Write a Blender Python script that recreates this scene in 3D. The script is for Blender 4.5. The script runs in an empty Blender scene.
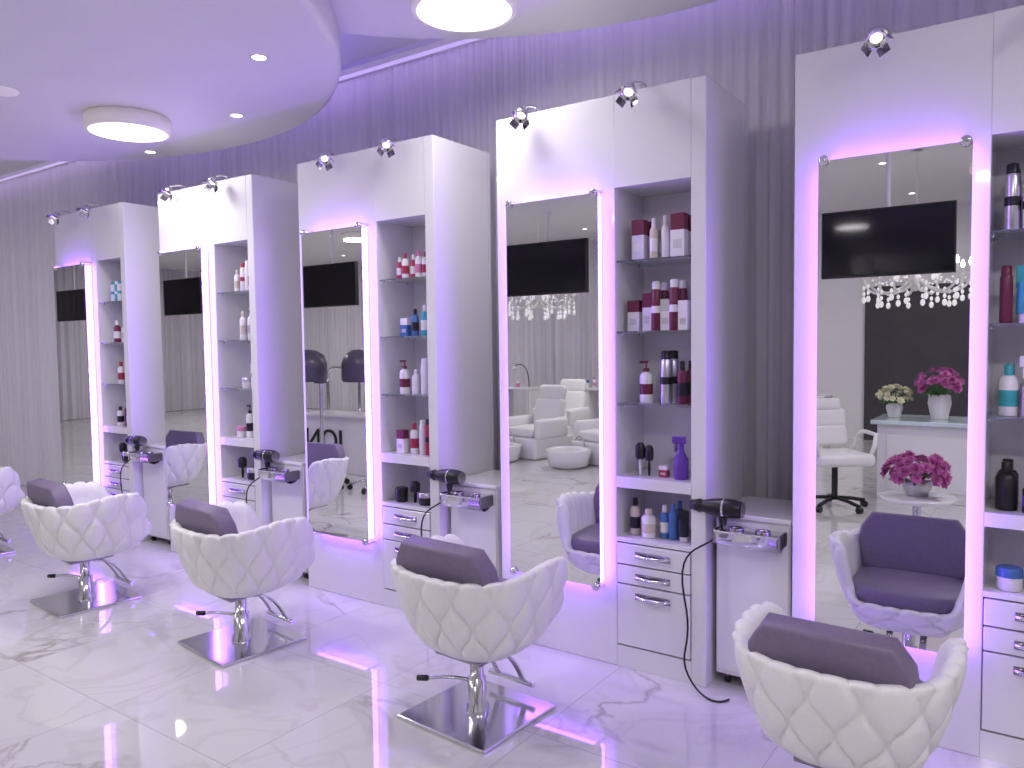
import bpy, bmesh, math, random
from mathutils import Matrix, Vector
random.seed(7)
C = bpy.context.scene
COL = C.collection
pi = math.pi

# ------------------------------------------------------------------ materials
MATS = {}
def pmat(name, col, rough=0.5, metal=0.0, coat=0.0, emis=None, es=0.0, trans=0.0, ior=1.45, sheen=0.0, noise=0.0, nscale=30.0, bump=0.0, sample=True):
    m = bpy.data.materials.new(name); m.use_nodes = True
    nt = m.node_tree; b = nt.nodes['Principled BSDF']
    b.inputs['Base Color'].default_value = (*col, 1)
    b.inputs['Roughness'].default_value = rough
    b.inputs['Metallic'].default_value = metal
    b.inputs['Coat Weight'].default_value = coat
    b.inputs['Coat Roughness'].default_value = 0.05
    b.inputs['Transmission Weight'].default_value = trans
    b.inputs['IOR'].default_value = ior
    b.inputs['Sheen Weight'].default_value = sheen
    if emis:
        b.inputs['Emission Color'].default_value = (*emis, 1)
        b.inputs['Emission Strength'].default_value = es
        if not sample:
            m.cycles.emission_sampling = 'NONE'
    if noise > 0 or bump > 0:
        tc = nt.nodes.new('ShaderNodeTexCoord')
        n = nt.nodes.new('ShaderNodeTexNoise'); n.inputs['Scale'].default_value = nscale
        n.inputs['Detail'].default_value = 4
        nt.links.new(tc.outputs['Object'], n.inputs['Vector'])
        if noise > 0:
            r = nt.nodes.new('ShaderNodeValToRGB')
            r.color_ramp.elements[0].position = 0.3; r.color_ramp.elements[1].position = 0.7
            r.color_ramp.elements[0].color = (*[c*(1-noise) for c in col], 1)
            r.color_ramp.elements[1].color = (*[min(1, c*(1+noise)) for c in col], 1)
            nt.links.new(n.outputs['Fac'], r.inputs['Fac'])
            nt.links.new(r.outputs['Color'], b.inputs['Base Color'])
        if bump > 0:
            bp = nt.nodes.new('ShaderNodeBump'); bp.inputs['Strength'].default_value = bump
            bp.inputs['Distance'].default_value = 0.002
            nt.links.new(n.outputs['Fac'], bp.inputs['Height'])
            nt.links.new(bp.outputs['Normal'], b.inputs['Normal'])
    MATS[name] = m
    return m

pmat('lacquer', (0.81, 0.80, 0.82), 0.2, coat=0.6, noise=0.01, nscale=2)
pmat('lacquer_in', (0.86, 0.84, 0.88), 0.35, noise=0.01, nscale=2)
pmat('gap', (0.12, 0.11, 0.13), 0.6, noise=0.05)
pmat('chrome', (0.72, 0.72, 0.74), 0.13, metal=1.0, noise=0.02, nscale=8)
pmat('darkchrome', (0.32, 0.30, 0.34), 0.2, metal=1.0, noise=0.03)
pmat('mirror', (0.88, 0.89, 0.90), 0.0, metal=1.0)
pmat('blackpl', (0.012, 0.012, 0.014), 0.35, noise=0.1)
pmat('screen', (0.007, 0.007, 0.010), 0.07, noise=0.2, nscale=5)
pmat('hoodshell', (0.07, 0.06, 0.09), 0.3, noise=0.05)
pmat('led', (0.9, 0.7, 1.0), 0.4, emis=(0.27, 0.085, 1.0), es=14.0)
pmat('bead', (0.9, 0.7, 1.0), 0.4, emis=(1.0, 0.72, 1.0), es=1.6, sample=False)
pmat('cove', (0.8, 0.7, 1.0), 0.4, emis=(0.30, 0.17, 1.0), es=7.0)
pmat('wash', (0.9, 0.85, 1.0), 0.4, emis=(0.66, 0.50, 1.0), es=6.0)
pmat('glass', (0.85, 0.93, 0.95), 0.03, trans=0.9, ior=1.3, noise=0.01)
pmat('whiteleather', (0.86, 0.85, 0.84), 0.36, noise=0.015, nscale=60, bump=0.1)
pmat('purpleleather', (0.20, 0.16, 0.25), 0.45, noise=0.06, nscale=60, bump=0.15)
pmat('lampshade', (0.9, 0.88, 0.84), 0.4, emis=(1.0, 0.90, 0.75), es=0.10, sample=False)
pmat('lampglow', (1, 1, 1), 0.5, emis=(1.0, 0.95, 0.84), es=3.0, sample=False)
pmat('bulb', (1, 1, 1), 0.5, emis=(1.0, 0.93, 0.8), es=8.0, sample=False)
pmat('dimbulb', (1, 1, 1), 0.2, emis=(1.0, 0.9, 0.7), es=1.2, sample=False)
pmat('paint', (0.76, 0.74, 0.76), 0.6, noise=0.015, nscale=3, bump=0.05)
pmat('ceilpaint', (0.79, 0.78, 0.80), 0.6, noise=0.01, nscale=3)
pmat('darkwall', (0.055, 0.052, 0.06), 0.5, noise=0.1, nscale=3)
pmat('teal', (0.62, 0.74, 0.76), 0.12, coat=0.4, noise=0.05)
pmat('p_white', (0.78, 0.77, 0.76), 0.3, noise=0.02)
pmat('p_burg', (0.15, 0.02, 0.05), 0.3, noise=0.1)
pmat('p_red', (0.36, 0.03, 0.07), 0.3, noise=0.1)
pmat('p_silver', (0.6, 0.6, 0.62), 0.28, metal=0.9, noise=0.03)
pmat('p_blue', (0.06, 0.16, 0.40), 0.2, noise=0.1)
pmat('p_teal', (0.05, 0.38, 0.42), 0.3, noise=0.1)
pmat('p_purple', (0.13, 0.05, 0.33), 0.3, noise=0.1)
pmat('p_pink', (0.62, 0.22, 0.38), 0.35, noise=0.1)
pmat('p_cream', (0.62, 0.55, 0.45), 0.35, noise=0.05)
pmat('petalpink', (0.55, 0.14, 0.40), 0.6, noise=0.3, nscale=20)
pmat('petalwhite', (0.80, 0.78, 0.55), 0.6, noise=0.15, nscale=20)
pmat('leaf', (0.05, 0.14, 0.04), 0.5, noise=0.3, nscale=15)
pmat('crystal', (0.9, 0.9, 0.92), 0.08, emis=(1, 0.95, 0.9), es=0.35, sample=False)

# curtain
def curtain_mat(name, col):
    m = bpy.data.materials.new(name); m.use_nodes = True
    nt = m.node_tree; b = nt.nodes['Principled BSDF']; out = nt.nodes['Material Output']
    tc = nt.nodes.new('ShaderNodeTexCoord')
    mp = nt.nodes.new('ShaderNodeMapping'); mp.inputs['Scale'].default_value = (9, 9, 0.25)
    n = nt.nodes.new('ShaderNodeTexNoise'); n.inputs['Scale'].default_value = 1.5; n.inputs['Detail'].default_value = 5
    r = nt.nodes.new('ShaderNodeValToRGB')
    r.color_ramp.elements[0].position = 0.3; r.color_ramp.elements[1].position = 0.75
    r.color_ramp.elements[0].color = (*[c*0.90 for c in col], 1)
    r.color_ramp.elements[1].color = (*[min(c*1.05, .97) for c in col], 1)
    nt.links.new(tc.outputs['Object'], mp.inputs['Vector'])
    nt.links.new(mp.outputs['Vector'], n.inputs['Vector'])
    nt.links.new(n.outputs['Fac'], r.inputs['Fac'])
    nt.links.new(r.outputs['Color'], b.inputs['Base Color'])
    b.inputs['Roughness'].default_value = 0.75
    tr = nt.nodes.new('ShaderNodeBsdfTranslucent')
    nt.links.new(r.outputs['Color'], tr.inputs['Color'])
    mx = nt.nodes.new('ShaderNodeMixShader'); mx.inputs[0].default_value = 0.4
    nt.links.new(b.outputs[0], mx.inputs[1]); nt.links.new(tr.outputs[0], mx.inputs[2])
    nt.links.new(mx.outputs[0], out.inputs['Surface'])
    MATS[name] = m
curtain_mat('curtain', (0.91, 0.89, 0.95))

# marble floor
def marble():
    m = bpy.data.materials.new('marble_tiles'); m.use_nodes = True
    nt = m.node_tree; N = nt.nodes; L = nt.links; b = N['Principled BSDF']
    tc = N.new('ShaderNodeTexCoord')
    sep = N.new('ShaderNodeSeparateXYZ'); L.new(tc.outputs['Object'], sep.inputs[0])
    def tile(out, size):
        d = N.new('ShaderNodeMath'); d.operation = 'DIVIDE'; d.inputs[1].default_value = size
        L.new(out, d.inputs[0])
        f = N.new('ShaderNodeMath'); f.operation = 'FLOOR'; L.new(d.outputs[0], f.inputs[0])
        fr = N.new('ShaderNodeMath'); fr.operation = 'FRACT'; L.new(d.outputs[0], fr.inputs[0])
        c = N.new('ShaderNodeMath'); c.operation = 'SUBTRACT'; c.inputs[1].default_value = 0.5
        L.new(fr.outputs[0], c.inputs[0])
        a = N.new('ShaderNodeMath'); a.operation = 'ABSOLUTE'; L.new(c.outputs[0], a.inputs[0])
        g = N.new('ShaderNodeMath'); g.operation = 'GREATER_THAN'; g.inputs[1].default_value = 0.5-0.0018/size
        L.new(a.outputs[0], g.inputs[0])
        return f.outputs[0], g.outputs[0]
    fx, gx = tile(sep.outputs[0], 0.80)
    fy, gy = tile(sep.outputs[1], 0.80)
    comb = N.new('ShaderNodeCombineXYZ'); L.new(fx, comb.inputs[0]); L.new(fy, comb.inputs[1])
    wn = N.new('ShaderNodeTexWhiteNoise'); wn.noise_dimensions = '3D'; L.new(comb.outputs[0], wn.inputs['Vector'])
    sc = N.new('ShaderNodeVectorMath'); sc.operation = 'SCALE'; sc.inputs['Scale'].default_value = 12.0
    L.new(wn.outputs['Color'], sc.inputs[0])
    add = N.new('ShaderNodeVectorMath'); add.operation = 'ADD'
    L.new(tc.outputs['Object'], add.inputs[0]); L.new(sc.outputs[0], add.inputs[1])
    def vein(scale, detail, lo, dist):
        n = N.new('ShaderNodeTexNoise'); n.inputs['Scale'].default_value = scale
        n.inputs['Detail'].default_value = detail; n.inputs['Distortion'].default_value = dist
        n.inputs['Roughness'].default_value = 0.5
        L.new(add.outputs[0], n.inputs['Vector'])
        s = N.new('ShaderNodeMath'); s.operation = 'SUBTRACT'; s.inputs[1].default_value = 0.5; L.new(n.outputs['Fac'], s.inputs[0])
        a = N.new('ShaderNodeMath'); a.operation = 'ABSOLUTE'; L.new(s.outputs[0], a.inputs[0])
        mr = N.new('ShaderNodeMapRange'); mr.inputs['From Min'].default_value = 0.0; mr.inputs['From Max'].default_value = lo
        mr.inputs['To Min'].default_value = 1; mr.inputs['To Max'].default_value = 0
        L.new(a.outputs[0], mr.inputs['Value'])
        return mr.outputs[0]
    v1 = vein(1.0, 6, 0.015, 0.6)
    v2 = vein(2.0, 5, 0.035, 0.9)
    msk = N.new('ShaderNodeTexNoise'); msk.inputs['Scale'].default_value = 1.4; L.new(add.outputs[0], msk.inputs['Vector'])
    mk = N.new('ShaderNodeMapRange'); mk.inputs['From Min'].default_value = 0.42; mk.inputs['From Max'].default_value = 0.66
    L.new(msk.outputs['Fac'], mk.inputs['Value'])
    m1 = N.new('ShaderNodeMath'); m1.operation = 'MULTIPLY'; L.new(v1, m1.inputs[0]); L.new(mk.outputs[0], m1.inputs[1])
    m2 = N.new('ShaderNodeMath'); m2.operation = 'MULTIPLY'; L.new(v2, m2.inputs[0]); m2.inputs[1].default_value = 0.18
    mx = N.new('ShaderNodeMath'); mx.operation = 'MAXIMUM'; L.new(m1.outputs[0], mx.inputs[0]); L.new(m2.outputs[0], mx.inputs[1])
    r = N.new('ShaderNodeValToRGB')
    r.color_ramp.elements[0].color = (0.66, 0.65, 0.65, 1)
    r.color_ramp.elements[1].color = (0.36, 0.33, 0.31, 1)
    L.new(mx.outputs[0], r.inputs['Fac'])
    g = N.new('ShaderNodeMath'); g.operation = 'MAXIMUM'; L.new(gx, g.inputs[0]); L.new(gy, g.inputs[1])
    mix = N.new('ShaderNodeMix'); mix.data_type = 'RGBA'
    L.new(g.outputs[0], mix.inputs['Factor']); L.new(r.outputs['Color'], mix.inputs['A'])
    mix.inputs['B'].default_value = (0.42, 0.41, 0.43, 1)
    L.new(mix.outputs['Result'], b.inputs['Base Color'])
    b.inputs['Roughness'].default_value = 0.035
    b.inputs['IOR'].default_value = 2.2
    MATS['marble'] = m
marble()

# ------------------------------------------------------------------ mesh builder
class MB:
    def __init__(s):
        s.v = []; s.f = []; s.mi = []; s.sm = []; s.mats = []
    def m(s, name):
        if name not in s.mats: s.mats.append(name)
        return s.mats.index(name)
    def add(s, vs, fs, mat, smooth=False, M=None):
        o = len(s.v)
        for p in vs:
            p = Vector(p)
            if M is not None: p = M @ p
            s.v.append(p)
        k = s.m(mat)
        for f in fs:
            s.f.append([i+o for i in f]); s.mi.append(k); s.sm.append(smooth)
    def box(s, x0, x1, y0, y1, z0, z1, mat, bev=0.0, M=None, seg=2):
        bm = bmesh.new()
        bmesh.ops.create_cube(bm, size=1)
        for v in bm.verts:
            v.co = Vector((x0+(v.co.x+.5)*(x1-x0), y0+(v.co.y+.5)*(y1-y0), z0+(v.co.z+.5)*(z1-z0)))
        if bev > 0:
            bmesh.ops.bevel(bm, geom=bm.edges[:], offset=bev, segments=seg, affect='EDGES', profile=0.5)
        bm.verts.index_update()
        s.add([v.co.copy() for v in bm.verts], [[v.index for v in f.verts] for f in bm.faces], mat, bev > 0.01, M)
        bm.free()
    def lathe(s, prof, mat, n=20, M=None, smooth=True, cap=True):
        vs = []; fs = []
        for r, z in prof:
            for i in range(n):
                a = 2*pi*i/n
                vs.append((r*math.cos(a), r*math.sin(a), z))
        for j in range(len(prof)-1):
            for i in range(n):
                i2 = (i+1) % n
                fs.append([j*n+i, j*n+i2, (j+1)*n+i2, (j+1)*n+i])
        s.add(vs, fs, mat, smooth, M)
        if cap:
            for j, fl in ((0, True), (len(prof)-1, False)):
                if prof[j][0] > 1e-5:
                    ring = [vs[j*n+i] for i in range(n)]
                    idx = list(range(n))
                    s.add(ring, [idx[::-1] if fl else idx], mat, False, M)
    def cyl(s, p0, p1, r, mat, n=14, r1=None):
        p0 = Vector(p0); p1 = Vector(p1); d = p1-p0
        q = d.to_track_quat('Z', 'Y').to_matrix().to_4x4()
        s.lathe([(r, 0), (r if r1 is None else r1, d.length)], mat, n, Matrix.Translation(p0) @ q)
    def tube(s, pts, r, mat, n=8, closed=False):
        pts = [Vector(p) for p in pts]
        vs = []; fs = []; m = len(pts)
        prevx = None
        for k in range(m):
            a = pts[max(k-1, 0)]; b = pts[min(k+1, m-1)]
            t = (b-a).normalized()
            if prevx is None:
                x = t.orthogonal().normalized()
            else:
                x = (prevx - t*prevx.dot(t))
                x = x.normalized() if x.length > 1e-6 else t.orthogonal().normalized()
            prevx = x; y = t.cross(x)
            for i in range(n):
                an = 2*pi*i/n
                vs.append(pts[k]+x*r*math.cos(an)+y*r*math.sin(an))
        for k in range(m-1):
            for i in range(n):
                i2 = (i+1) % n
                fs.append([k*n+i, k*n+i2, (k+1)*n+i2, (k+1)*n+i])
        fs.append(list(range(n))[::-1]); fs.append([(m-1)*n+i for i in range(n)])
        s.add(vs, fs, mat, True)
    def sphere(s, c, r, mat, n=10, sz=1.0):
        prof = [(max(r*math.sin(pi*j/n), 0.0001), -r*sz*math.cos(pi*j/n)) for j in range(n+1)]
        s.lathe(prof, mat, n+2, Matrix.Translation(Vector(c)), True, False)
    def mesh(s, name):
        me = bpy.data.meshes.new(name)
        me.from_pydata([tuple(p) for p in s.v], [], s.f)
        for k in s.mats: me.materials.append(MATS[k])
        me.polygons.foreach_set('material_index', s.mi)
        me.polygons.foreach_set('use_smooth', s.sm)
        me.update()
        return me
    def obj(s, name, loc=(0, 0, 0), rz=0.0):
        return place(s.mesh(name), name, loc, rz)

def place(me, name, loc=(0, 0, 0), rz=0.0, sc=1.0):
    o = bpy.data.objects.new(name, me)
    o.location = loc; o.rotation_euler = (0, 0, rz); o.scale = (sc, sc, sc)
    COL.objects.link(o)
    return o

def bez(p0, p1, p2, p3, n=16):
    p0, p1, p2, p3 = map(Vector, (p0, p1, p2, p3)); r = []
    for i in range(n+1):
        t = i/n
        r.append(p0*(1-t)**3+p1*3*t*(1-t)**2+p2*3*t*t*(1-t)+p3*t**3)
    return r

# ------------------------------------------------------------------ layout constants
FY = 3.137          # station front plane
SW, SD, SH = 1.08, 0.50, 2.60
SX = [-6.84, -5.285, -3.765, -2.275, -0.835]
CEIL = 3.35
XL, XR, YB, YF = -17.0, 4.0, -6.2, 4.0

# ------------------------------------------------------------------ room shell
b = MB(); b.box(XL-.1, XR+.1, YB-.1, YF+.1, -0.1, 0, 'marble'); b.obj('floor')
b = MB(); b.box(XL-.1, XR+.1, YB-.1, YF+.1, CEIL, CEIL+.1, 'ceilpaint'); b.obj('ceiling')
b = MB(); b.box(XL-.1, XR+.1, YF, YF+.1, 0, CEIL, 'paint'); b.obj('wall_front')
b = MB(); b.box(XL-.1, XR+.1, YB-.1, YB, 0, CEIL, 'paint'); b.obj('wall_back')
b = MB(); b.box(XL-.1, XL, YB, YF, 0, CEIL, 'paint'); b.obj('wall_left')
b = MB(); b.box(XR, XR+.1, YB, YF, 0, CEIL, 'paint'); b.obj('wall_right')
b = MB(); b.box(-2.25, XR-0.1, YB+0.005, YB+.06, 0.0, 2.25, 'darkwall'); b.obj('wall_accent_panel')

def curtain(name, length, H, loc, rz, seed, pitch=0.062, amp=0.013):
    rnd = random.Random(seed)
    ph = 0.0
    n = int(length/0.008)
    f1, f2, f3 = rnd.uniform(0, 6), rnd.uniform(0, 6), rnd.uniform(0, 6)
    prof = []
    for i in range(n+1):
        x = length*i/n
        local = pitch*(1+0.28*math.sin(x*1.7+f1)+0.2*math.sin(x*4.3+f2))
        ph += 2*pi*(length/n)/local
        a = amp*(1+0.35*math.sin(x*2.9+f3)+0.25*math.sin(x*7.1+f1))
        prof.append((x, a*math.sin(ph)+0.35*a*math.sin(2.3*ph+f2), math.sin(ph*0.5+f3)))
    rows = [0.012, 0.5, 1.2, 2.0, 2.7, H-0.25, H-0.02]
    vs = []; fs = []
    for k, z in enumerate(rows):
        t = z/H
        for (px, py, pw) in prof:
            vs.append((px+0.010*pw*(1-t), py*(1.0-0.35*t)+0.010*pw*(1-t), z))
    m = n+1
    for k in range(len(rows)-1):
        for i in range(n):
            fs.append([k*m+i, k*m+i+1, (k+1)*m+i+1, (k+1)*m+i])
    b = MB(); b.add(vs, fs, 'curtain', True)
    b.box(0, length, -0.03, 0.03, H-0.03, H-0.002, 'lacquer_in')
    return b.obj(name, loc, rz)
curtain('sheer_curtain', 15.5, CEIL, (-12.6, 3.80, 0), 0, 1)
curtain('sheer_curtain', 10.5, CEIL, (XL+.2, YB+.12, 0), 0, 2, pitch=0.14, amp=0.035)
curtain('sheer_curtain', 9.6, CEIL, (XL+.14, YB+.3, 0), pi/2, 3, pitch=0.14, amp=0.035)
# glowing ceiling strip added to brighten the sheer, with a small lip
b = MB()
b.box(-12.5, 2.8, 3.655, 3.67, CEIL-.012, CEIL-.001, 'wash')
b.box(-12.5, 2.8, 3.64, 3.65, CEIL-.03, CEIL-.001, 'ceilpaint')
b.obj('added_curtain_wash')

# ------------------------------------------------------------------ ceiling discs
def disc(name, cx, cy, R, z0, th):
    b = MB()
    b.lathe([(R-.03, z0), (R-.008, z0+.008), (R, z0+.03), (R, z0+th-.02), (R-.01, z0+th), (0.6, z0+th)], 'ceilpaint', 128, None, True, False)
    b.lathe([(0.0001, z0), (R-.03, z0)], 'ceilpaint', 128, None, False, False)
    b.lathe([(R*0.72, z0+th), (R*0.72, CEIL-.001)], 'ceilpaint', 96, None, True, False)
    b.lathe([(R-.10, z0+th+.002), (R-.10, z0+th+.018), (R-.07, z0+th+.018), (R-.07, z0+th+.002)], 'cove', 128, None, False, False)
    return b.obj(name, (cx, cy, 0))
disc('ceiling_disc', -4.77, 1.10, 2.45, 2.95, 0.19)
disc('ceiling_disc', -1.40, 1.58, 2.07, 3.10, 0.12)

# ------------------------------------------------------------------ lamps
def drum(x, y, z, power, R=0.26):
    b = MB()
    b.lathe([(R*0.93, -.004), (R, 0.0), (R, .085), (R*.3, .09)], 'lampshade', 48, Matrix.Translation((0, 0, -.09)))
    b.lathe([(0.0001, -.012), (R*0.6, -.010), (R*.9, -.004)], 'lampglow', 48, Matrix.Translation((0, 0, -.09)), True, False)
    o = b.obj('ceiling_drum_and_fill_lamp', (x, y, z))  # serves the two real ceiling lamps and the added fill lamps
    l = bpy.data.lights.new('drum_and_fill_light', 'AREA'); l.shape = 'DISK'; l.size = R*1.7; l.energy = power
    l.color = (1.0, 0.95, 0.97)
    lo = bpy.data.objects.new('drum_and_fill_light', l); lo.location = (0, 0, -0.115); lo.parent = o
    COL.objects.link(lo)
PW = 26.5
drum(-4.80, 2.67, 2.95, PW*.5, 0.25)
drum(-2.22, 2.83, 3.10, PW*.4, 0.24)
drum(-3.9, 1.2, 2.95, PW*1.1)  # this drum and all below are added as fill light for the room
drum(0.6, -0.4, CEIL, PW*1.4)
drum(1.6, 1.6, CEIL, PW)
drum(-8.9, 1.0, CEIL, PW*1.3)
drum(-9.5, -3.0, CEIL, PW*2.2)
drum(-13.5, -3.0, CEIL, PW*2.2)
drum(-0.5, -3.6, CEIL, PW*1.4)
drum(-5.0, -3.6, CEIL, PW*1.6)

def downlight(x, y, z):
    b = MB()
    b.lathe([(0.030, -.001), (0.045, -.006), (0.048, 0.0)], 'ceilpaint', 24, None, True, False)
    b.lathe([(0.0001, -.003), (0.034, -.003)], 'bulb', 24, None, False, False)
    b.obj('recessed_downlight', (x, y, z))
for p in [(-3.29, 2.52, 2.95), (-4.22, 3.05, 2.95), (-5.5, 3.22, 2.95), (-6.5, 2.55, 2.95), (-0.9, 0.4, 3.10)]:
    downlight(*p)
for xx in (-12, -10, -8, -6.3, -4.6, -3.0, -1.5, 0, 1.5):
    for yy in (-2.9, -5.0):
        downlight(xx, yy, CEIL)
b = MB(); b.lathe([(0.0001, -.012), (0.06, -.012), (0.085, -.008), (0.09, 0)], 'lampshade', 28, None, True, False)  # round ceiling vent, in the faintly glowing lampshade material
b.obj('ceiling_vent', (-4.85, 1.97, 2.95))

# ------------------------------------------------------------------ styling station
NX0, NX1 = 0.655, 1.014
MX0, MX1, MZ0, MZ1, MG = 0.105, 0.605, 0.378, 2.165, 0.07
def station_mesh():
    b = MB()
    b.box(0, SW, SD-.02, SD, 0.0, SH, 'lacquer')
    b.box(0, NX0, 0, SD-.02, 0.0, SH, 'lacquer', 0.003, seg=1)
    b.box(NX1, SW, 0, SD-.02, 0.0, SH, 'lacquer', 0.003, seg=1)
    b.box(NX0, NX1, 0, SD-.02, 2.19, SH, 'lacquer')
    b.box(NX0, NX1, 0.0, SD-.02, 0.0, 0.10, 'lacquer')
    b.box(NX0, NX1, 0.012, SD-.02, 0.10, 0.585, 'gap')
    b.box(NX0, NX1, 0.0, SD-.02, 0.585, 0.605, 'lacquer')
    b.box(NX0, NX1, 0.30, SD-.02, 0.605, 2.19, 'lacquer_in')
    b.box(NX0, NX1, 0.0, 0.30, 0.835, 0.885, 'lacquer')
    for z in (1.22, 1.545, 1.865):
        b.box(NX0+.001, NX1-.001, 0.012, 0.299, z-.008, z, 'glass')
        for xx in (NX0+.006, NX1-.006):
            for yy in (0.05, 0.24):
                b.sphere((xx, yy, z-.014), 0.006, 'chrome', 6)
    for z0, z1 in ((0.485, 0.58), (0.395, 0.48), (0.108, 0.39)):
        b.box(NX0+.004, NX1-.004, -0.004, 0.014, z0, z1-.002, 'lacquer', 0.002, seg=1)
        hz = z1-.045
        pts = bez((NX0+.10, -0.004, hz), (NX0+.105, -0.04, hz-.004), (NX1-.105, -0.04, hz-.004), (NX1-.10, -0.004, hz), 14)
        b.tube(pts, 0.007, 'chrome')
        b.box(NX0+.095, NX1-.095, -0.010, -0.004, hz-.016, hz+.014, 'darkchrome', 0.002, seg=1)
    return b.mesh('styling_station_cabinet')
def mirror_mesh():
    b = MB()
    i = 0.012
    b.box(MX0+i+.006, MX1-i-.006, -MG+.006, -.001, MZ0+i+.006, MZ1-i-.006, 'lacquer_in')
    y0, y1 = -MG+.010, -.012
    b.box(MX1-i-.006, MX1-i, y0, y1, MZ0+i, MZ1-i, 'led')
    b.box(MX0+i, MX0+i+.006, y0, y1, MZ0+i, MZ1-i, 'led')
    b.box(MX0+i+.006, MX1-i-.006, y0, y1, MZ1-i-.006, MZ1-i, 'led')
    b.box(MX0+i+.006, MX1-i-.006, y0, y1, MZ0+i, MZ0+i+.006, 'led')
    z = MZ0+.03
    while z < MZ1-.03:
        b.box(MX1-i, MX1-i+.002, y0+.012, y1-.012, z, z+.012, 'bead'); z += 0.03
    b.box(MX0, MX1, -MG, -MG+.005, MZ0, MZ1, 'mirror')
    R = Matrix.Rotation(pi/2, 4, 'X')
    for xx in (MX0+.02, MX1-.02):
        for zz in (MZ0+.0, MZ1+.0):
            b.lathe([(0.019, 0.0), (0.019, .010), (0.012, .016), (0.0001, .018)], 'chrome', 18,
                    Matrix.Translation((xx, -MG-.0005, zz)) @ R, True, True)
            b.lathe([(0.008, 0.0), (0.008, MG-.004)], 'chrome', 12, Matrix.Translation((xx, -.002, zz+(.012 if zz > 1 else -.012))) @ R)
    return b.mesh('wall_mirror')
def spot_mesh():
    b = MB()
    b.box(-.022, .022, 0.012, 0.07, 0.001, 0.010, 'chrome', .003, seg=1)
    b.tube(bez((0, 0.04, 0.008), (0, 0.03, 0.03), (0, -0.04, 0.03), (0, -0.075, 0.005), 12), 0.005, 'chrome')
    b.sphere((0, -0.075, 0.0), 0.011, 'chrome', 8)
    M = Matrix.Translation((0, -0.085, -0.026)) @ Matrix.Rotation(math.radians(-25), 4, 'Y') @ Matrix.Rotation(math.radians(-40), 4, 'X') @ Matrix.Scale(.95, 4)
    b.lathe([(0.012, .035), (0.026, .028), (0.034, 0.0), (0.036, -0.03), (0.030, -.03), (0.022, -.012), (0.0001, -.010)], 'chrome', 20, M, True, False)
    b.lathe([(0.0001, -.018), (0.012, -.019), (0.020, -.013)], 'dimbulb', 16, M, True, False)
    for k in range(4):
        Mk = M @ Matrix.Rotation(k*pi/2, 4, 'Z') @ Matrix.Translation((0.034, 0, -0.03)) @ Matrix.Rotation(math.radians(-30), 4, 'Y')
        b.box(-.001, .001, -.022, .022, -.034, 0.0, 'darkchrome', M=Mk)
        b.box(-.0025, .0025, -.004, .004, -.008, 0.004, 'chrome', M=Mk)
    return b.mesh('barn_door_spotlight')

# ---- products
def bottle(b, x, y, z, h, r, c1, c2, kind):
    T = Matrix.Translation((x, y, z))
    if kind == 'can':
        b.lathe([(r*.96, 0), (r, .004), (r, h*.36)], c1, 16, T)
        b.lathe([(r*1.004, h*.36), (r*1.004, h*.5)], c2, 16, T, True, False)
        b.lathe([(r, h*.5), (r, h*.80), (r*.8, h*.84)], c1, 16, T)
        b.lathe([(r*.82, h*.84), (r*.82, h*.98), (r*.5, h)], c2, 16, T)
    elif kind == 'pump':
        b.lathe([(r*.95, 0), (r, .005), (r, h*.62), (r*.8, h*.70), (r*.4, h*.74)], c1, 16, T)
        b.lathe([(r*1.004, h*.2), (r*1.004, h*.45)], c2, 16, T, True, False)
        b.lathe([(r*.45, h*.74), (r*.45, h*.82), (r*.15, h*.83), (r*.15, h*.95)], c2, 12, T)
        b.box(x-r*1.1, x+r*.3, y-r*.25, y+r*.25, z+h*.94, z+h, c2, r*.1, seg=1)
    elif kind == 'bottle':
        b.lathe([(r*.95, 0), (r, .005), (r, h*.68), (r*.75, h*.76), (r*.42, h*.79)], c1, 16, T)
        b.lathe([(r*1.004, h*.18), (r*1.004, h*.5)], c2, 16, T, True, False)
        b.lathe([(r*.5, h*.79), (r*.5, h*.98), (r*.42, h)], c2, 14, T)
    elif kind == 'tube':
        b.lathe([(r*.7, 0), (r*.72, h*.16)], c2, 14, T)
        b.lathe([(r*.9, h*.16), (r, h*.2), (r*.9, h*.7)], c1, 14, T)
        b.box(x-r, x+r, y-.004, y+.004, z+h*.6, z+h, c1, .002, seg=1)
    elif kind == 'box':
        b.box(x-r, x+r, y-r*.8, y+r*.8, z, z+h*.62, c1, .001, seg=1)
        b.box(x-r, x+r, y-r*.8, y+r*.8, z+h*.62, z+h, c2, .001, seg=1)
        b.box(x-r*.6, x+r*.6, y-r*.8-.001, y-r*.8, z+h*.2, z+h*.4, 'p_silver')
    elif kind == 'jar':
        b.lathe([(r*.9, 0), (r, .006), (r, h*.6)], c1, 18, T)
        b.lathe([(r*1.05, h*.6), (r*1.05, h*.95), (r*.95, h)], c2, 18, T)
    elif kind == 'spray':
        b.lathe([(r*.95, 0), (r, .006), (r*.95, h*.45), (r*.4, h*.62), (r*.38, h*.78)], c1, 16, T)
        b.box(x-r*1.2, x+r*.6, y-r*.35, y+r*.35, z+h*.78, z+h*.95, c2, .003, seg=1)
        b.box(x-r*.9, x-r*.6, y-r*.2, y+r*.2, z+h*.6, z+h*.8, c2)
    elif kind == 'brush':
        b.lathe([(r*.25, 0), (r*.35, h*.3), (r*.25, h*.5)], c2, 10, T)
        b.lathe([(r*.8, h*.5), (r, h*.6), (r, h*.9), (r*.5, h)], c1, 14, T)
Z0, Z1, Z2, Z3, ZL = 0.886, 1.221, 1.546, 1.866, 0.606
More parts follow.
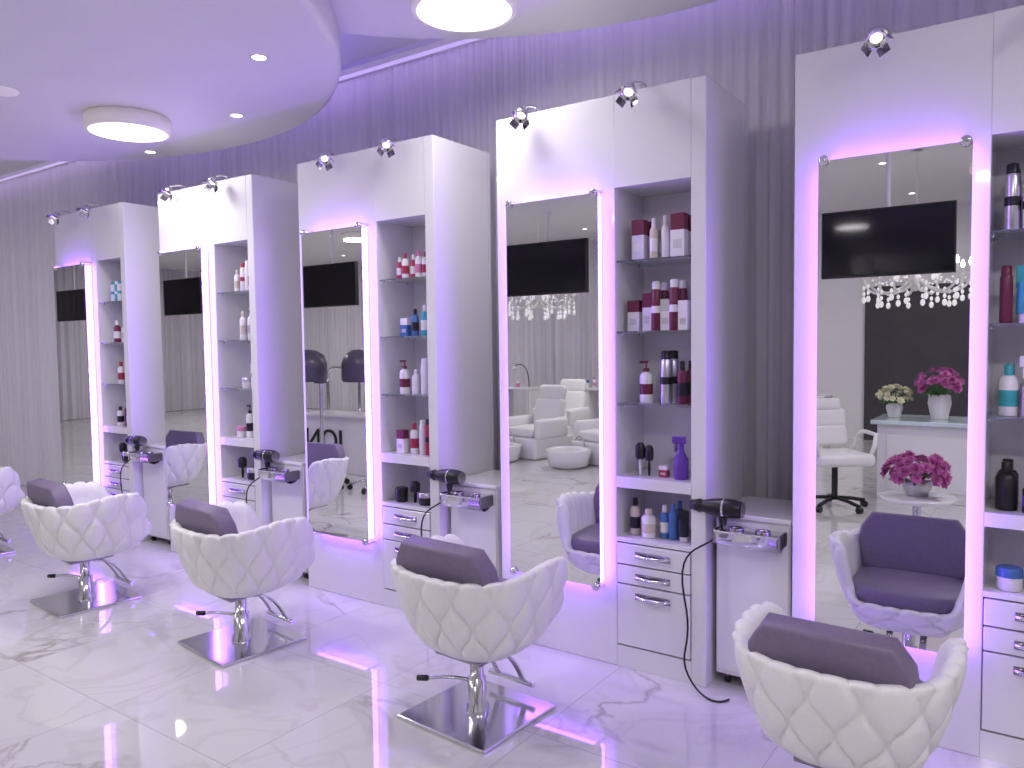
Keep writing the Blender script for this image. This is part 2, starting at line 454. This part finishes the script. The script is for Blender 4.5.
W, BG, RD, BK, SV, BL, TL, PU, PK, CR = 'p_white', 'p_burg', 'p_red', 'blackpl', 'p_silver', 'p_blue', 'p_teal', 'p_purple', 'p_pink', 'p_cream'
P = {}
P[3] = [(Z3, .17, 'box', .18, .030, W, BG), (Z3, .42, 'bottle', .18, .018, CR, W), (Z3, .58, 'bottle', .19, .019, W, W), (Z3, .82, 'box', .19, .032, W, BG),
        (Z2, .08, 'box', .14, .028, W, BG), (Z2, .30, 'box', .17, .022, W, BG), (Z2, .45, 'can', .22, .022, BG, W), (Z2, .60, 'box', .14, .024, W, SV), (Z2, .75, 'can', .225, .022, BG, W), (Z2, .9, 'box', .13, .022, W, W),
        (Z1, .28, 'pump', .19, .030, W, BG), (Z1, .60, 'can', .235, .026, SV, BK), (Z1, .88, 'bottle', .19, .022, BG, BK),
        (Z0, .18, 'brush', .15, .022, BK, W), (Z0, .32, 'brush', .14, .02, BK, BK), (Z0, .55, 'box', .05, .02, RD, W), (Z0, .84, 'spray', .20, .033, PU, PU),
        (ZL, .08, 'bottle', .17, .024, CR, BK), (ZL, .33, 'bottle', .13, .032, W, CR), (ZL, .56, 'bottle', .15, .02, BL, W), (ZL, .70, 'bottle', .16, .022, BL, BL), (ZL, .88, 'tube', .14, .024, BK, W)]
P[2] = [(Z3, .25, 'bottle', .12, .02, RD, W), (Z3, .40, 'bottle', .14, .02, W, RD), (Z3, .55, 'bottle', .13, .02, RD, W), (Z3, .70, 'bottle', .15, .02, W, PK), (Z3, .85, 'bottle', .14, .02, W, RD),
        (Z2, .35, 'box', .10, .026, BL, W), (Z2, .60, 'bottle', .15, .022, BL, BK), (Z2, .82, 'bottle', .17, .024, TL, W),
        (Z1, .30, 'pump', .19, .030, W, BG), (Z1, .55, 'bottle', .14, .024, W, W), (Z1, .8, 'can', .20, .022, W, W),
        (Z0, .25, 'box', .13, .028, W, BG), (Z0, .5, 'bottle', .17, .024, W, RD), (Z0, .7, 'can', .19, .022, W, W), (Z0, .88, 'can', .20, .022, RD, BK),
        (ZL, .2, 'jar', .08, .035, BK, BK), (ZL, .5, 'brush', .12, .03, BK, BK), (ZL, .8, 'jar', .07, .04, BK, SV)]
P[1] = [(Z3, .30, 'bottle', .15, .022, W, CR), (Z3, .55, 'can', .19, .022, W, RD), (Z3, .75, 'can', .20, .022, W, W), (Z3, .90, 'bottle', .19, .022, SV, BG),
        (Z2, .55, 'bottle', .19, .024, W, CR), (Z2, .8, 'pump', .21, .024, W, SV),
        (Z1, .6, 'jar', .07, .03, W, SV), (Z1, .82, 'can', .20, .02, W, RD),
        (Z0, .35, 'jar', .07, .03, W, PK), (Z0, .6, 'pump', .22, .026, W, BK), (Z0, .85, 'can', .21, .024, W, BG),
        (ZL, .3, 'brush', .14, .03, BK, BK), (ZL, .7, 'jar', .08, .04, BK, SV)]
P[0] = [(Z3, .2, 'can', .16, .024, W, TL), (Z3, .42, 'can', .16, .024, TL, W), (Z3, .65, 'can', .16, .024, W, TL), (Z3, .87, 'can', .16, .024, TL, W),
        (Z2, .4, 'bottle', .17, .026, BG, W), (Z2, .7, 'bottle', .15, .024, W, CR),
        (Z1, .5, 'bottle', .17, .024, W, RD), (Z1, .8, 'box', .17, .026, W, RD),
        (Z0, .3, 'bottle', .15, .026, W, BK), (Z0, .6, 'pump', .2, .026, BG, BK), (Z0, .85, 'bottle', .17, .024, BK, W),
        (ZL, .4, 'brush', .14, .03, BK, BK), (ZL, .7, 'jar', .08, .04, BK, SV)]
P[4] = [(Z3, .10, 'can', .23, .024, SV, BK), (Z3, .28, 'can', .19, .024, W, BK), (Z3, .48, 'can', .21, .026, BK, SV), (Z3, .68, 'box', .17, .03, W, BG), (Z3, .88, 'can', .22, .024, SV, BK),
        (Z2, .06, 'can', .20, .020, BG, BG), (Z2, .24, 'tube', .20, .026, TL, W), (Z2, .44, 'bottle', .18, .026, BL, W), (Z2, .65, 'bottle', .2, .026, W, BK), (Z2, .86, 'can', .2, .026, BG, W),
        (Z1, .10, 'bottle', .18, .030, W, TL), (Z1, .34, 'spray', .22, .034, CR, W), (Z1, .58, 'bottle', .18, .028, W, BG), (Z1, .80, 'can', .2, .026, RD, W),
        (Z0, .10, 'bottle', .17, .034, BK, BK), (Z0, .36, 'bottle', .12, .03, BK, PU), (Z0, .60, 'can', .17, .03, W, BK), (Z0, .82, 'spray', .2, .034, PU, BK),
        (ZL, .15, 'jar', .08, .04, W, BL), (ZL, .45, 'brush', .15, .03, BK, BK), (ZL, .75, 'bottle', .15, .03, W, BL)]

st_me = station_mesh(); mi_me = mirror_mesh(); sp_me = spot_mesh()

def side_cab_mesh():
    b = MB(); w = 0.315; d = 0.40; h = 0.76
    b.box(0, w, 0, d, 0.05, h-.02, 'lacquer', .004, seg=1)
    b.box(-.004, w+.004, -.012, d, h-.02, h, 'lacquer', .003, seg=1)
    b.box(0.006, w-.006, -0.008, 0.0, 0.07, h-.03, 'lacquer', .002, seg=1)
    for x in (.04, w-.04):
        for y in (.04, d-.05):
            b.cyl((x, y, 0.018), (x, y, 0.05), .012, 'darkchrome', 8)
            b.cyl((x-.010, y, 0.018), (x+.010, y, 0.018), .018, 'blackpl', 10)
    return b.mesh('side_cabinet')
def holder_mesh():
    b = MB()
    n = 16; prof = []
    for i in range(n+1):
        a = pi + pi*i/n
        prof.append((0.055*math.cos(a), 0.05*math.sin(a)))
    prof = [(-.055, .02)] + prof + [(.055, .02)]
    vs = []; fs = []
    for x in (0.0, 0.25):
        for (y, z) in prof: vs.append((x, y-.065, z))
    m = len(prof)
    for i in range(m-1): fs.append([i, i+1, m+i+1, m+i])
    fs.append(list(range(m))); fs.append(list(range(m, 2*m))[::-1])
    b.add(vs, fs, 'chrome', True)
    b.box(-.006, .256, -.126, -.004, .018, .026, 'chrome', .002, seg=1)
    for x in (.07, .18):
        b.lathe([(0.030, .026), (0.032, .034), (0.026, .034), (0.024, .027)], 'darkchrome', 20, Matrix.Translation((x, -.065, 0)), True, False)
    b.box(-.012, .0, -.12, -.01, -.03, .03, 'darkchrome', .004, seg=1)
    b.box(.25, .262, -.12, -.01, -.03, .03, 'darkchrome', .004, seg=1)
    b.box(.05, .20, -.012, -.0, -.04, .02, 'darkchrome')
    return b.mesh('hair_dryer_holder')
def dryer_mesh(cablepts):
    b = MB()
    M = Matrix.Rotation(-pi/2, 4, 'Y')
    b.lathe([(0.0001, -.085), (0.030, -.083), (0.036, -.075), (0.040, -.04), (0.041, 0.0), (0.034, .05), (0.026, .08), (0.026, .092), (0.030, .095), (0.020, .14), (0.0001, .14)], 'blackpl', 24, M, True, False)
    b.lathe([(0.033, -.0865), (0.0001, -.0865)], 'darkchrome', 20, M, True, False)
    b.lathe([(0.0415, -.012), (0.0415, -.004)], 'chrome', 24, M, True, False)
    b.lathe([(0.014, -.074), (0.018, -.05), (0.021, -.02)], 'blackpl', 14, None, True, True)
    b.tube(cablepts, 0.0045, 'blackpl', 6)
    return b.mesh('hair_dryer')

sc_me = side_cab_mesh(); ho_me = holder_mesh()
SPO = [(.22, .72), (.30, .80), (.30, .80), (.23, .79), (.32, .80)]
for k, sx in enumerate(SX):
    place(st_me, 'styling_station_cabinet', (sx, FY, 0))
    place(mi_me, 'wall_mirror', (sx, FY, 0))
    for ox in SPO[k]:
        place(sp_me, 'barn_door_spotlight', (sx+ox, FY, SH), random.uniform(-.3, .5))
    b = MB()
    for (z, u, kind, h, r, c1, c2) in P[k]:
        bottle(b, NX0+.03+u*(NX1-NX0-.06), 0.075+random.uniform(-.01, .02), z+.0005, h, r, c1, c2, kind)
        if kind in ('box', 'can', 'bottle') and random.random() < .6:
            bottle(b, NX0+.03+u*(NX1-NX0-.06), 0.165, z+.0005, h, r, c1, c2, kind)
    b.obj('hair_product_bottles', (sx, FY, 0))
    gx = sx+SW+.02
    cy = FY+.07
    place(sc_me, 'side_cabinet', (gx, cy, 0))
    place(ho_me, 'hair_dryer_holder', (gx+.045, cy-.010, 0.685))
    dx, dy, dz = gx+.055, cy-.073, 0.795
    cp = bez((0, 0, -.076), (-.02, -.05, -.20), (-.20, -.06, -.12), (-.15, -.05, -.40), 12)
    cp += bez((-.15, -.05, -.40), (-.11, -.03, -.62), (-.20, -.02, -.65), (-.13, -.05, -.74), 12)[1:]
    cp += bez((-.13, -.05, -.74), (-.08, -.07, -.80), (.02, -.16, -.790), (.05, -.06, -.789), 12)[1:]
    place(dryer_mesh(cp), 'hair_dryer', (dx, dy, dz))

# ------------------------------------------------------------------ salon chair
def chair_mesh():
    b = MB()
    NC = 26
    nphi = NC*12; nt_ = 36
    zb = 0.275
    SXY = 0.86
    OY = 0.025
    def H(phi):
        a = abs(phi)
        k = min(max((a-math.radians(122))/math.radians(26), 0), 1); k = k*k*(3-2*k)
        arm = math.exp(-((a-math.radians(100))/math.radians(34))**2)
        return (0.605+0.035*arm)*(1-k)+0.40*k
    def plan(phi, a, bb, e=2.7):
        s_, c_ = math.sin(phi), -math.cos(phi)
        r = (abs(s_)**e+abs(c_)**e)**(-1/e)
        return (a*r*s_, bb*r*c_)
    def bump(phi, v):
        u = (phi+pi)/(2*pi)*NC
        amp = .44*math.sin(2*pi*v*1.45+.25)
        def c(k): return k+((-1)**k)*amp
        k = math.floor(u)
        if u < c(k): k -= 1
        elif u > c(k+1): k += 1
        s_ = (u-c(k))/(c(k+1)-c(k)); s_ = min(max(s_, 0), 1)
        wdt = min(1.0, (c(k+1)-c(k)))
        return (4*s_*(1-s_))**0.6*(0.35+0.65*wdt)
    vs = []; fs = []
    for j in range(nt_+1):
        t = j/nt_
        for i in range(nphi):
            phi = -pi+2*pi*i/nphi
            top = H(phi)
            fl = min(1, t/0.9)**0.36
            lean = 0.028*t
            a = (0.16+(0.338-0.16)*fl+lean)*SXY; bb = (0.15+(0.318-0.15)*fl+lean)*SXY
            x, y = plan(phi, a, bb)
            bp = bump(phi, t)
            d = 0.022*bp*min(1, t*5+.1)
            nrm = Vector((x, y, 0)).normalized()
            x += nrm.x*d; y += nrm.y*d
            z = zb+(top-zb)*t + 0.016*bp*max(0, t-.8)*5
            vs.append((x, y+OY, z))
    for j in range(nt_):
        for i in range(nphi):
            i2 = (i+1) % nphi
            fs.append([j*nphi+i, j*nphi+i2, (j+1)*nphi+i2, (j+1)*nphi+i])
    base = len(vs)
    inner = [(0.008, 0.010), (0.028, 0.012), (0.044, -0.004), (0.055, -0.04), (0.075, None)]
    for (ins, dz) in inner:
        for i in range(nphi):
            phi = -pi+2*pi*i/nphi
            top = H(phi); bp = bump(phi, 1.0)
            o_ = 0.020*bp*(1-ins/.08)
            x, y = plan(phi, 0.366*SXY+.002-ins+o_, 0.346*SXY+.002-ins+o_)
            if dz is None: z = 0.38
            else: z = max(top+dz+0.016*bp*(1-ins/.08), 0.38)
            vs.append((x, y+OY, z))
    for j in range(len(inner)):
        o0 = nt_*nphi if j == 0 else base+(j-1)*nphi
        o1 = base+j*nphi
        for i in range(nphi):
            i2 = (i+1) % nphi
            fs.append([o0+i, o0+i2, o1+i2, o1+i])
    fs.append([i for i in range(nphi)][::-1])
    fs.append([base+(len(inner)-1)*nphi+i for i in range(nphi)])
    b.add(vs, fs, 'whiteleather', True)
    sv = []; sf = []; n = 64
    prof = [(0.90, .38), (0.97, .39), (1.0, .415), (1.0, .445), (0.97, .467), (.90, .477), (.5, .483), (.001, .485)]
    for r, z in prof:
        for i in range(n):
            phi = -pi+2*pi*i/n
            x, y = plan(phi, 0.235*r, 0.235*r, 3.6)
            sv.append((x, y+.03+OY, z))
    for j in range(len(prof)-1):
        for i in range(n):
            i2 = (i+1) % n
            sf.append([j*n+i, j*n+i2, (j+1)*n+i2, (j+1)*n+i])
    b.add(sv, sf, 'purpleleather', True)
    bm = bmesh.new()
    outl = [(-.215, -.14), (.215, -.14), (.240, 0.0), (.234, .06), (.185, .135), (-.185, .135), (-.234, .06), (-.240, 0.0)]
    f0 = [bm.verts.new((x, -.045, z)) for x, z in outl]; f1 = [bm.verts.new((x, .045, z)) for x, z in outl]
    bm.faces.new(f0); bm.faces.new(f1[::-1])
    for i in range(8):
        j = (i+1) % 8
        bm.faces.new([f0[j], f0[i], f1[i], f1[j]])
    bmesh.ops.recalc_face_normals(bm, faces=bm.faces[:])
    ed = [e for e in bm.edges if abs(e.verts[0].co.y-e.verts[1].co.y) < .01]
    bmesh.ops.bevel(bm, geom=ed, offset=0.016, segments=4, affect='EDGES', profile=0.5)
    bm.verts.index_update()
    M = Matrix.Translation((0, -.19+OY, .60)) @ Matrix.Rotation(math.radians(12), 4, 'X')
    b.add([v.co.copy() for v in bm.verts], [[v.index for v in f.verts] for f in bm.faces], 'purpleleather', True, M)
    bm.free()
    b.box(-.12, .12, -.12, .12, .258, .277, 'darkchrome', .006, seg=2)
    b.lathe([(.050, .012), (.050, .03), (.038, .05), (.038, .15), (.028, .155), (.028, .26)], 'chrome', 28)
    b.box(-.23, .23, -.23, .23, 0.0005, .016, 'chrome', .005, seg=2)
    b.tube(bez((-.02, -.02, .14), (-.08, -.06, .155), (-.12, -.08, .15), (-.17, -.11, .14), 10), .008, 'chrome')
    b.tube([(-.17, -.11, .14), (-.21, -.13, .137)], .012, 'blackpl', 10)
    for sx in (-.07, .07):
        pts = bez((sx, .02, .25), (sx, .14, .235), (sx, .17, .15), (sx, .22, .07), 14)
        for off in (-.009, 0, .009):
            b.tube([p+Vector((off, 0, 0)) for p in pts], .006, 'chrome', 6)
    b.cyl((-.12, .22, .07), (.12, .22, .07), .012, 'chrome')
    return b.mesh('salon_chair')
ch = chair_mesh()
place(ch, 'salon_chair', (-6.48, 2.28, 0), math.radians(-4))
place(ch, 'salon_chair', (-4.69, 2.24, 0), math.radians(-6))
place(ch, 'salon_chair', (-3.34, 2.35, 0), math.radians(-7))
place(ch, 'salon_chair', (-1.88, 2.41, 0), math.radians(-4))
place(ch, 'salon_chair', (-0.49, 2.41, 0), math.radians(-2), .94)

# ------------------------------------------------------------------ room behind (seen in mirrors)
def tv_mesh():
    b = MB(); w, h = 1.04, .58
    b.box(-w/2, w/2, -.03, .03, 0, h, 'blackpl', .004, seg=1)
    b.box(-w/2+.012, w/2-.012, .03, .032, .02, h-.012, 'screen')
    b.box(-.15, .15, -.05, -.03, .2, .42, 'blackpl')
    b.cyl((0, -.06, .3), (0, -.06, CEIL-2.03), .02, 'ceilpaint')
    b.box(-.08, .08, -.14, .02, CEIL-2.03-.02, CEIL-2.03-.002, 'ceilpaint')
    return b.mesh('television')
tv = tv_mesh()
for x in (-1.17, -4.6, -8.1, -11.6, -15.3):
    place(tv, 'television', (x, -1.13, 2.03))

def chandelier_mesh():
    b = MB()
    b.lathe([(.0001, .0), (.03, .01), (.06, .06), (.05, .12), (.02, .17), (.035, .22), (.02, .28), (.012, .45), (.04, .52), (.015, .58), (.008, .62), (.008, 1.20), (.05, 1.21)], 'p_white', 20)
    for ring, (n, R, z) in enumerate(((10, .42, .12), (6, .24, .36))):
        for i in range(n):
            a = 2*pi*i/n+ring*.3
            c, s_ = math.cos(a), math.sin(a)
            def q(r, zz): return (c*r, s_*r, zz)
            b.tube(bez(q(.03, z-.02), q(R*.5, z-.18), q(R, z-.16), q(R, z+.02), 12), .011, 'p_white', 6)
            T = Matrix.Translation(q(R, z))
            b.lathe([(.008, 0), (.04, .02), (.045, .028), (.012, .03), (.012, .09)], 'p_white', 12, T)
            b.lathe([(.012, .09), (.018, .115), (.009, .145), (.0001, .16)], 'bulb', 10, T, True, False)
            for j, rr in enumerate((R, R*.72)):
                for d in range(3):
                    b.sphere(q(rr, z-.07-.055*d-.05*j), .014+.006*(d == 2), 'crystal', 6, 1.5)
            for d in range(1, 7):
                t = d/7
                b.sphere(q(R*(1-t)+.02, z+.02+.22*t*t-.1*math.sin(pi*t)), .010, 'crystal', 6)
    return b.mesh('chandelier')
chn = chandelier_mesh()
for x in (-1.12, -5.6):
    place(chn, 'chandelier', (x, -2.5, 1.96), 0, 1.13)

def desk(x, y, rz=0):
    b = MB()
    b.box(-.7, .7, -.3, .3, 0, .70, 'lacquer', .01)
    b.box(-.62, .62, .3, .306, .10, .60, 'lacquer', .002, seg=1)
    b.box(-.75, .75, -.35, .35, .70, .74, 'teal', .006)
    b.obj('reception_desk', (x, y, 0), rz)
desk(-0.62, -2.0)
desk(1.2, -2.9)
def flowers(name, x, y, z, R, mat, pot, n=60, stem=.2):
    b = MB()
    b.lathe([(R*.35, 0), (R*.5, stem*.5), (R*.45, stem*.75)], pot, 20)
    rnd = random.Random(int(abs(x)*100))
    for i in range(n):
        th = rnd.uniform(0, 2*pi); ph = math.acos(rnd.uniform(-.15, 1))
        c = Vector((R*math.sin(ph)*math.cos(th), R*math.sin(ph)*math.sin(th), stem+R*.75*math.cos(ph)))
        rr = R*rnd.uniform(.20, .28)
        Mx = Matrix.Translation(c) @ (c-Vector((0, 0, stem*.5))).to_track_quat('Z', 'Y').to_matrix().to_4x4()
        for L_ in range(3):
            np_ = 7-L_
            for q in range(np_):
                a = 2*pi*q/np_+L_*.5
                ca, sa = math.cos(a), math.sin(a)
                r0 = rr*(1-.28*L_); lift = rr*(.15+.3*L_)
                w = r0*.38
                b.add([(0, 0, 0), (ca*r0*.6-sa*w, sa*r0*.6+ca*w, lift*.7), (ca*r0, sa*r0, lift), (ca*r0*.6+sa*w, sa*r0*.6-ca*w, lift*.7)], [[0, 1, 2, 3]], mat, False, Mx)
    for i in range(14):
        a = rnd.uniform(0, 2*pi); r = R*rnd.uniform(.7, 1.15)
        c, s_ = math.cos(a), math.sin(a)
        b.add([(c*R*.2, s_*R*.2, stem*.7), (c*r*.7-s_*.03, s_*r*.7+c*.03, stem*.95), (c*r, s_*r, stem*.7), (c*r*.7+s_*.03, s_*r*.7-c*.03, stem*.95)], [[0, 1, 2, 3]], 'leaf')
    for i in range(8):
        a = 2*pi*i/8
        b.tube([(0, 0, stem*.5), (math.cos(a)*R*.5, math.sin(a)*R*.5, stem+R*.4)], .004, 'leaf', 5)
    b.obj(name, (x, y, z))
flowers('pink_flower_pot', -0.84, -2.0, .742, .20, 'petalpink', 'p_white', 40, .30)
flowers('white_flower_pot', -1.22, -2.0, .742, .15, 'petalwhite', 'p_white', 40, .18)
flowers('pink_flower_pot', -0.76, 0.05, .382, .20, 'petalpink', 'p_silver', 70, .14)
b = MB()
b.lathe([(.24, .35), (.25, .36), (.25, .375), (.24, .38), (.0001, .38)], 'lacquer', 40)
b.lathe([(.18, .0), (.17, .02), (.03, .04), (.025, .35)], 'chrome', 28)
b.obj('round_side_table', (-0.76, 0.05, 0))

def office_chair_mesh():
    b = MB()
    for i in range(5):
        a = 2*pi*i/5; c, s_ = math.cos(a), math.sin(a)
        b.tube([(0, 0, .10), (c*.15, s_*.15, .09), (c*.29, s_*.29, .065)], .018, 'blackpl', 8)
        b.cyl((c*.29-s_*.02, s_*.29+c*.02, .03), (c*.29+s_*.02, s_*.29-c*.02, .03), .03, 'blackpl', 12)
    b.cyl((0, 0, .08), (0, 0, .42), .028, 'blackpl')
    b.box(-.26, .26, -.25, .26, .42, .53, 'whiteleather', .04, seg=4)
    M = Matrix.Translation((0, -.24, .55)) @ Matrix.Rotation(math.radians(10), 4, 'X')
    b.box(-.24, .24, -.05, .06, 0, .20, 'whiteleather', .04, M, 4)
    b.box(-.245, .245, -.05, .05, .18, .36, 'whiteleather', .04, M, 4)
    b.box(-.20, .20, -.05, .06, .34, .46, 'whiteleather', .04, M, 4)
    for sx in (-1, 1):
        b.tube(bez((sx*.24, -.2, .48), (sx*.34, -.2, .62), (sx*.32, -.2, .70), (sx*.30, 0, .71), 10)+[(sx*.30, .17, .70), (sx*.27, .2, .60), (sx*.25, .16, .48)], .02, 'whiteleather', 8)
    return b.mesh('office_chair')
oc = office_chair_mesh()
place(oc, 'office_chair', (-1.55, -1.05, 0), math.radians(-40), .95)
for x, y, r in ((-3.6, -3.2, 180),):
    place(oc, 'office_chair', (x, y, 0), math.radians(r), .9)
# pedicure armchairs with foot baths
def pedi_mesh():
    b = MB()
    b.box(-.36, .36, -.42, .40, 0, .30, 'lacquer', .04, seg=3)
    b.box(-.25, .25, -.25, .36, .30, .44, 'whiteleather', .05, seg=4)
    M = Matrix.Translation((0, -.26, .40)) @ Matrix.Rotation(math.radians(14), 4, 'X')
    b.box(-.26, .26, -.07, .09, 0, .42, 'whiteleather', .06, M, 4)
    b.box(-.24, .24, -.06, .08, .38, .62, 'whiteleather', .06, M, 4)
    for sx in (-1, 1):
        b.box(min(sx*.26, sx*.38), max(sx*.26, sx*.38), -.30, .34, .28, .56, 'whiteleather', .05, seg=4)
    b.lathe([(.18, 0), (.26, .04), (.30, .22), (.29, .24), (.26, .22), (.22, .08), (.0001, .07)], 'lacquer', 28, Matrix.Translation((0, .72, 0)), True, False)
    b.tube(bez((0, .44, .24), (0, .46, .40), (0, .56, .42), (0, .60, .34), 10), .012, 'chrome')
    return b.mesh('pedicure_chair')
pm = pedi_mesh()
for x, y, r in ((-4.5, -2.4, 20), (-5.6, -2.4, 10), (-6.7, -2.6, 0), (-7.9, -2.9, 0), (-4.9, -3.9, 10), (-6.1, -3.9, 0)):
    place(pm, 'pedicure_chair', (x, y, 0), math.radians(r), .92)
def nail_table(x, y, rz=0):
    b = MB()
    b.box(-.5, .5, -.24, .24, .71, .75, 'lacquer', .008)
    b.box(-.5, -.18, -.22, .22, .0, .71, 'lacquer', .006)
    for z in (.1, .3, .5):
        b.box(-.48, -.20, .22, .226, z, z+.18, 'lacquer_in', .002, seg=1)
    b.box(.44, .48, -.22, .22, 0, .71, 'lacquer', .004)
    b.tube(bez((.3, 0, .75), (.3, 0, 1.05), (.2, 0, 1.2), (0, 0, 1.1), 12), .008, 'blackpl')
    b.lathe([(.05, 0), (.02, .04), (.01, .05)], 'p_white', 16, Matrix.Translation((0, 0, 1.06)))
    bottle(b, -.2, 0, .75, .16, .03, W, PK, 'bottle'); bottle(b, -.3, .05, .75, .12, .03, W, BL, 'jar'); bottle(b, .1, .05, .75, .1, .03, PK, W, 'jar')
    b.obj('manicure_table', (x, y, 0), rz)
nail_table(-4.4, -5.0, .0); nail_table(-6.0, -5.1, -.0); nail_table(-7.6, -4.8, .0); nail_table(-2.9, -4.6, 0)
b = MB()
b.box(-.5, .5, 0, .03, 0, 2.0, 'lacquer')
b.box(-.52, -.49, 0, .2, 0, 2.0, 'lacquer'); b.box(.49, .52, 0, .2, 0, 2.0, 'lacquer')
for i in range(8):
    z = .15+i*.23
    b.box(-.49, .49, .03, .2, z, z+.015, 'lacquer')
    for j in range(12):
        bottle(b, -.43+j*.078, .12, z+.015, .10, .018, random.choice([RD, PK, BG, PU, CR, BL]), BK, 'bottle')
shelf_me = b.mesh('polish_display_shelf')
place(shelf_me, 'polish_display_shelf', (-5.4, YB+.02, 0))
b = MB()
for y in (-.25, .25):
    pts = [(-.6, y, .05), (-.6, y, 1.0)] + bez((-.6, y, 1.0), (-.6, y, 1.15), (-.55, y, 1.2), (-.4, y, 1.2), 6) + [(.4, y, 1.2)] + bez((.4, y, 1.2), (.55, y, 1.2), (.6, y, 1.15), (.6, y, 1.0), 6) + [(.6, y, .05)]
    b.tube(pts, .022, 'chrome')
for x in (-.6, .6):
    b.cyl((x, -.25, .3), (x, .25, .3), .015, 'chrome'); b.cyl((x, -.25, .05), (x, .25, .05), .02, 'chrome')
    for y in (-.25, .25): b.cyl((x-.015, y, .03), (x+.015, y, .03), .03, 'blackpl')
b.obj('chrome_rolling_rack', (-7.5, -1.2, 0), .2)

# hood dryers on stands, reflected in the middle mirror
def hood_mesh():
    b = MB()
    for i in range(5):
        a = 2*pi*i/5; c, s_ = math.cos(a), math.sin(a)
        b.tube([(0, 0, .10), (c*.15, s_*.15, .09), (c*.27, s_*.27, .06)], .014, 'chrome', 8)
        b.cyl((c*.27-s_*.015, s_*.27+c*.015, .028), (c*.27+s_*.015, s_*.27-c*.015, .028), .028, 'blackpl', 12)
    b.cyl((0, 0, .08), (0, 0, 1.15), .018, 'chrome')
    b.box(-.05, .05, -.05, .07, 1.10, 1.24, 'hoodshell', .02, seg=3)
    b.lathe([(.19, 0), (.20, .03), (.20, .18), (.17, .27), (.09, .32), (.0001, .33)], 'hoodshell', 28, Matrix.Translation((0, .17, 1.13)), True, False)
    b.lathe([(.19, 0), (.175, .02), (.17, .18), (.10, .27), (.0001, .29)], 'darkchrome', 28, Matrix.Translation((0, .17, 1.13)), True, False)
    return b.mesh('hood_hair_dryer')
hm = hood_mesh()
place(hm, 'hood_hair_dryer', (-6.3, .65, 0)); place(hm, 'hood_hair_dryer', (-5.72, .45, 0))
# low white counter with black lettering
b = MB()
b.box(-.60, .60, -.2, .2, 0, .66, 'lacquer', .01)
b.box(-.63, .63, -.23, .23, .66, .69, 'lacquer', .006)
cn = b.obj('low_lettered_counter', (-6.85, -.25, 0))
tx = bpy.data.curves.new('letters', 'FONT'); tx.body = 'ION'; tx.size = .36; tx.extrude = .006; tx.align_x = 'CENTER'
tx.materials.append(MATS['blackpl'])
to = bpy.data.objects.new('letters', tx); COL.objects.link(to); to.parent = cn
to.location = (-.22, .207, .26); to.rotation_euler = (pi/2, 0, pi)

# ------------------------------------------------------------------ world, camera
w = bpy.data.worlds.new('World'); C.world = w; w.use_nodes = True
w.node_tree.nodes['Background'].inputs[0].default_value = (0.6, 0.55, 0.8, 1)
w.node_tree.nodes['Background'].inputs[1].default_value = 0.2
cam = bpy.data.cameras.new('camera'); co = bpy.data.objects.new('camera', cam); COL.objects.link(co)
cam.sensor_width = 36; cam.lens = 36*770/1024
R = Matrix.Rotation(math.radians(35), 4, 'Z') @ Matrix.Rotation(math.radians(90-3.05), 4, 'X') @ Matrix.Rotation(math.radians(-0.75), 4, 'Z')
co.matrix_world = Matrix.Translation((0, 0, 1.5)) @ R
cam.clip_start = 0.02
C.camera = co
C.view_settings.view_transform = 'Standard'
C.view_settings.exposure = 0.0
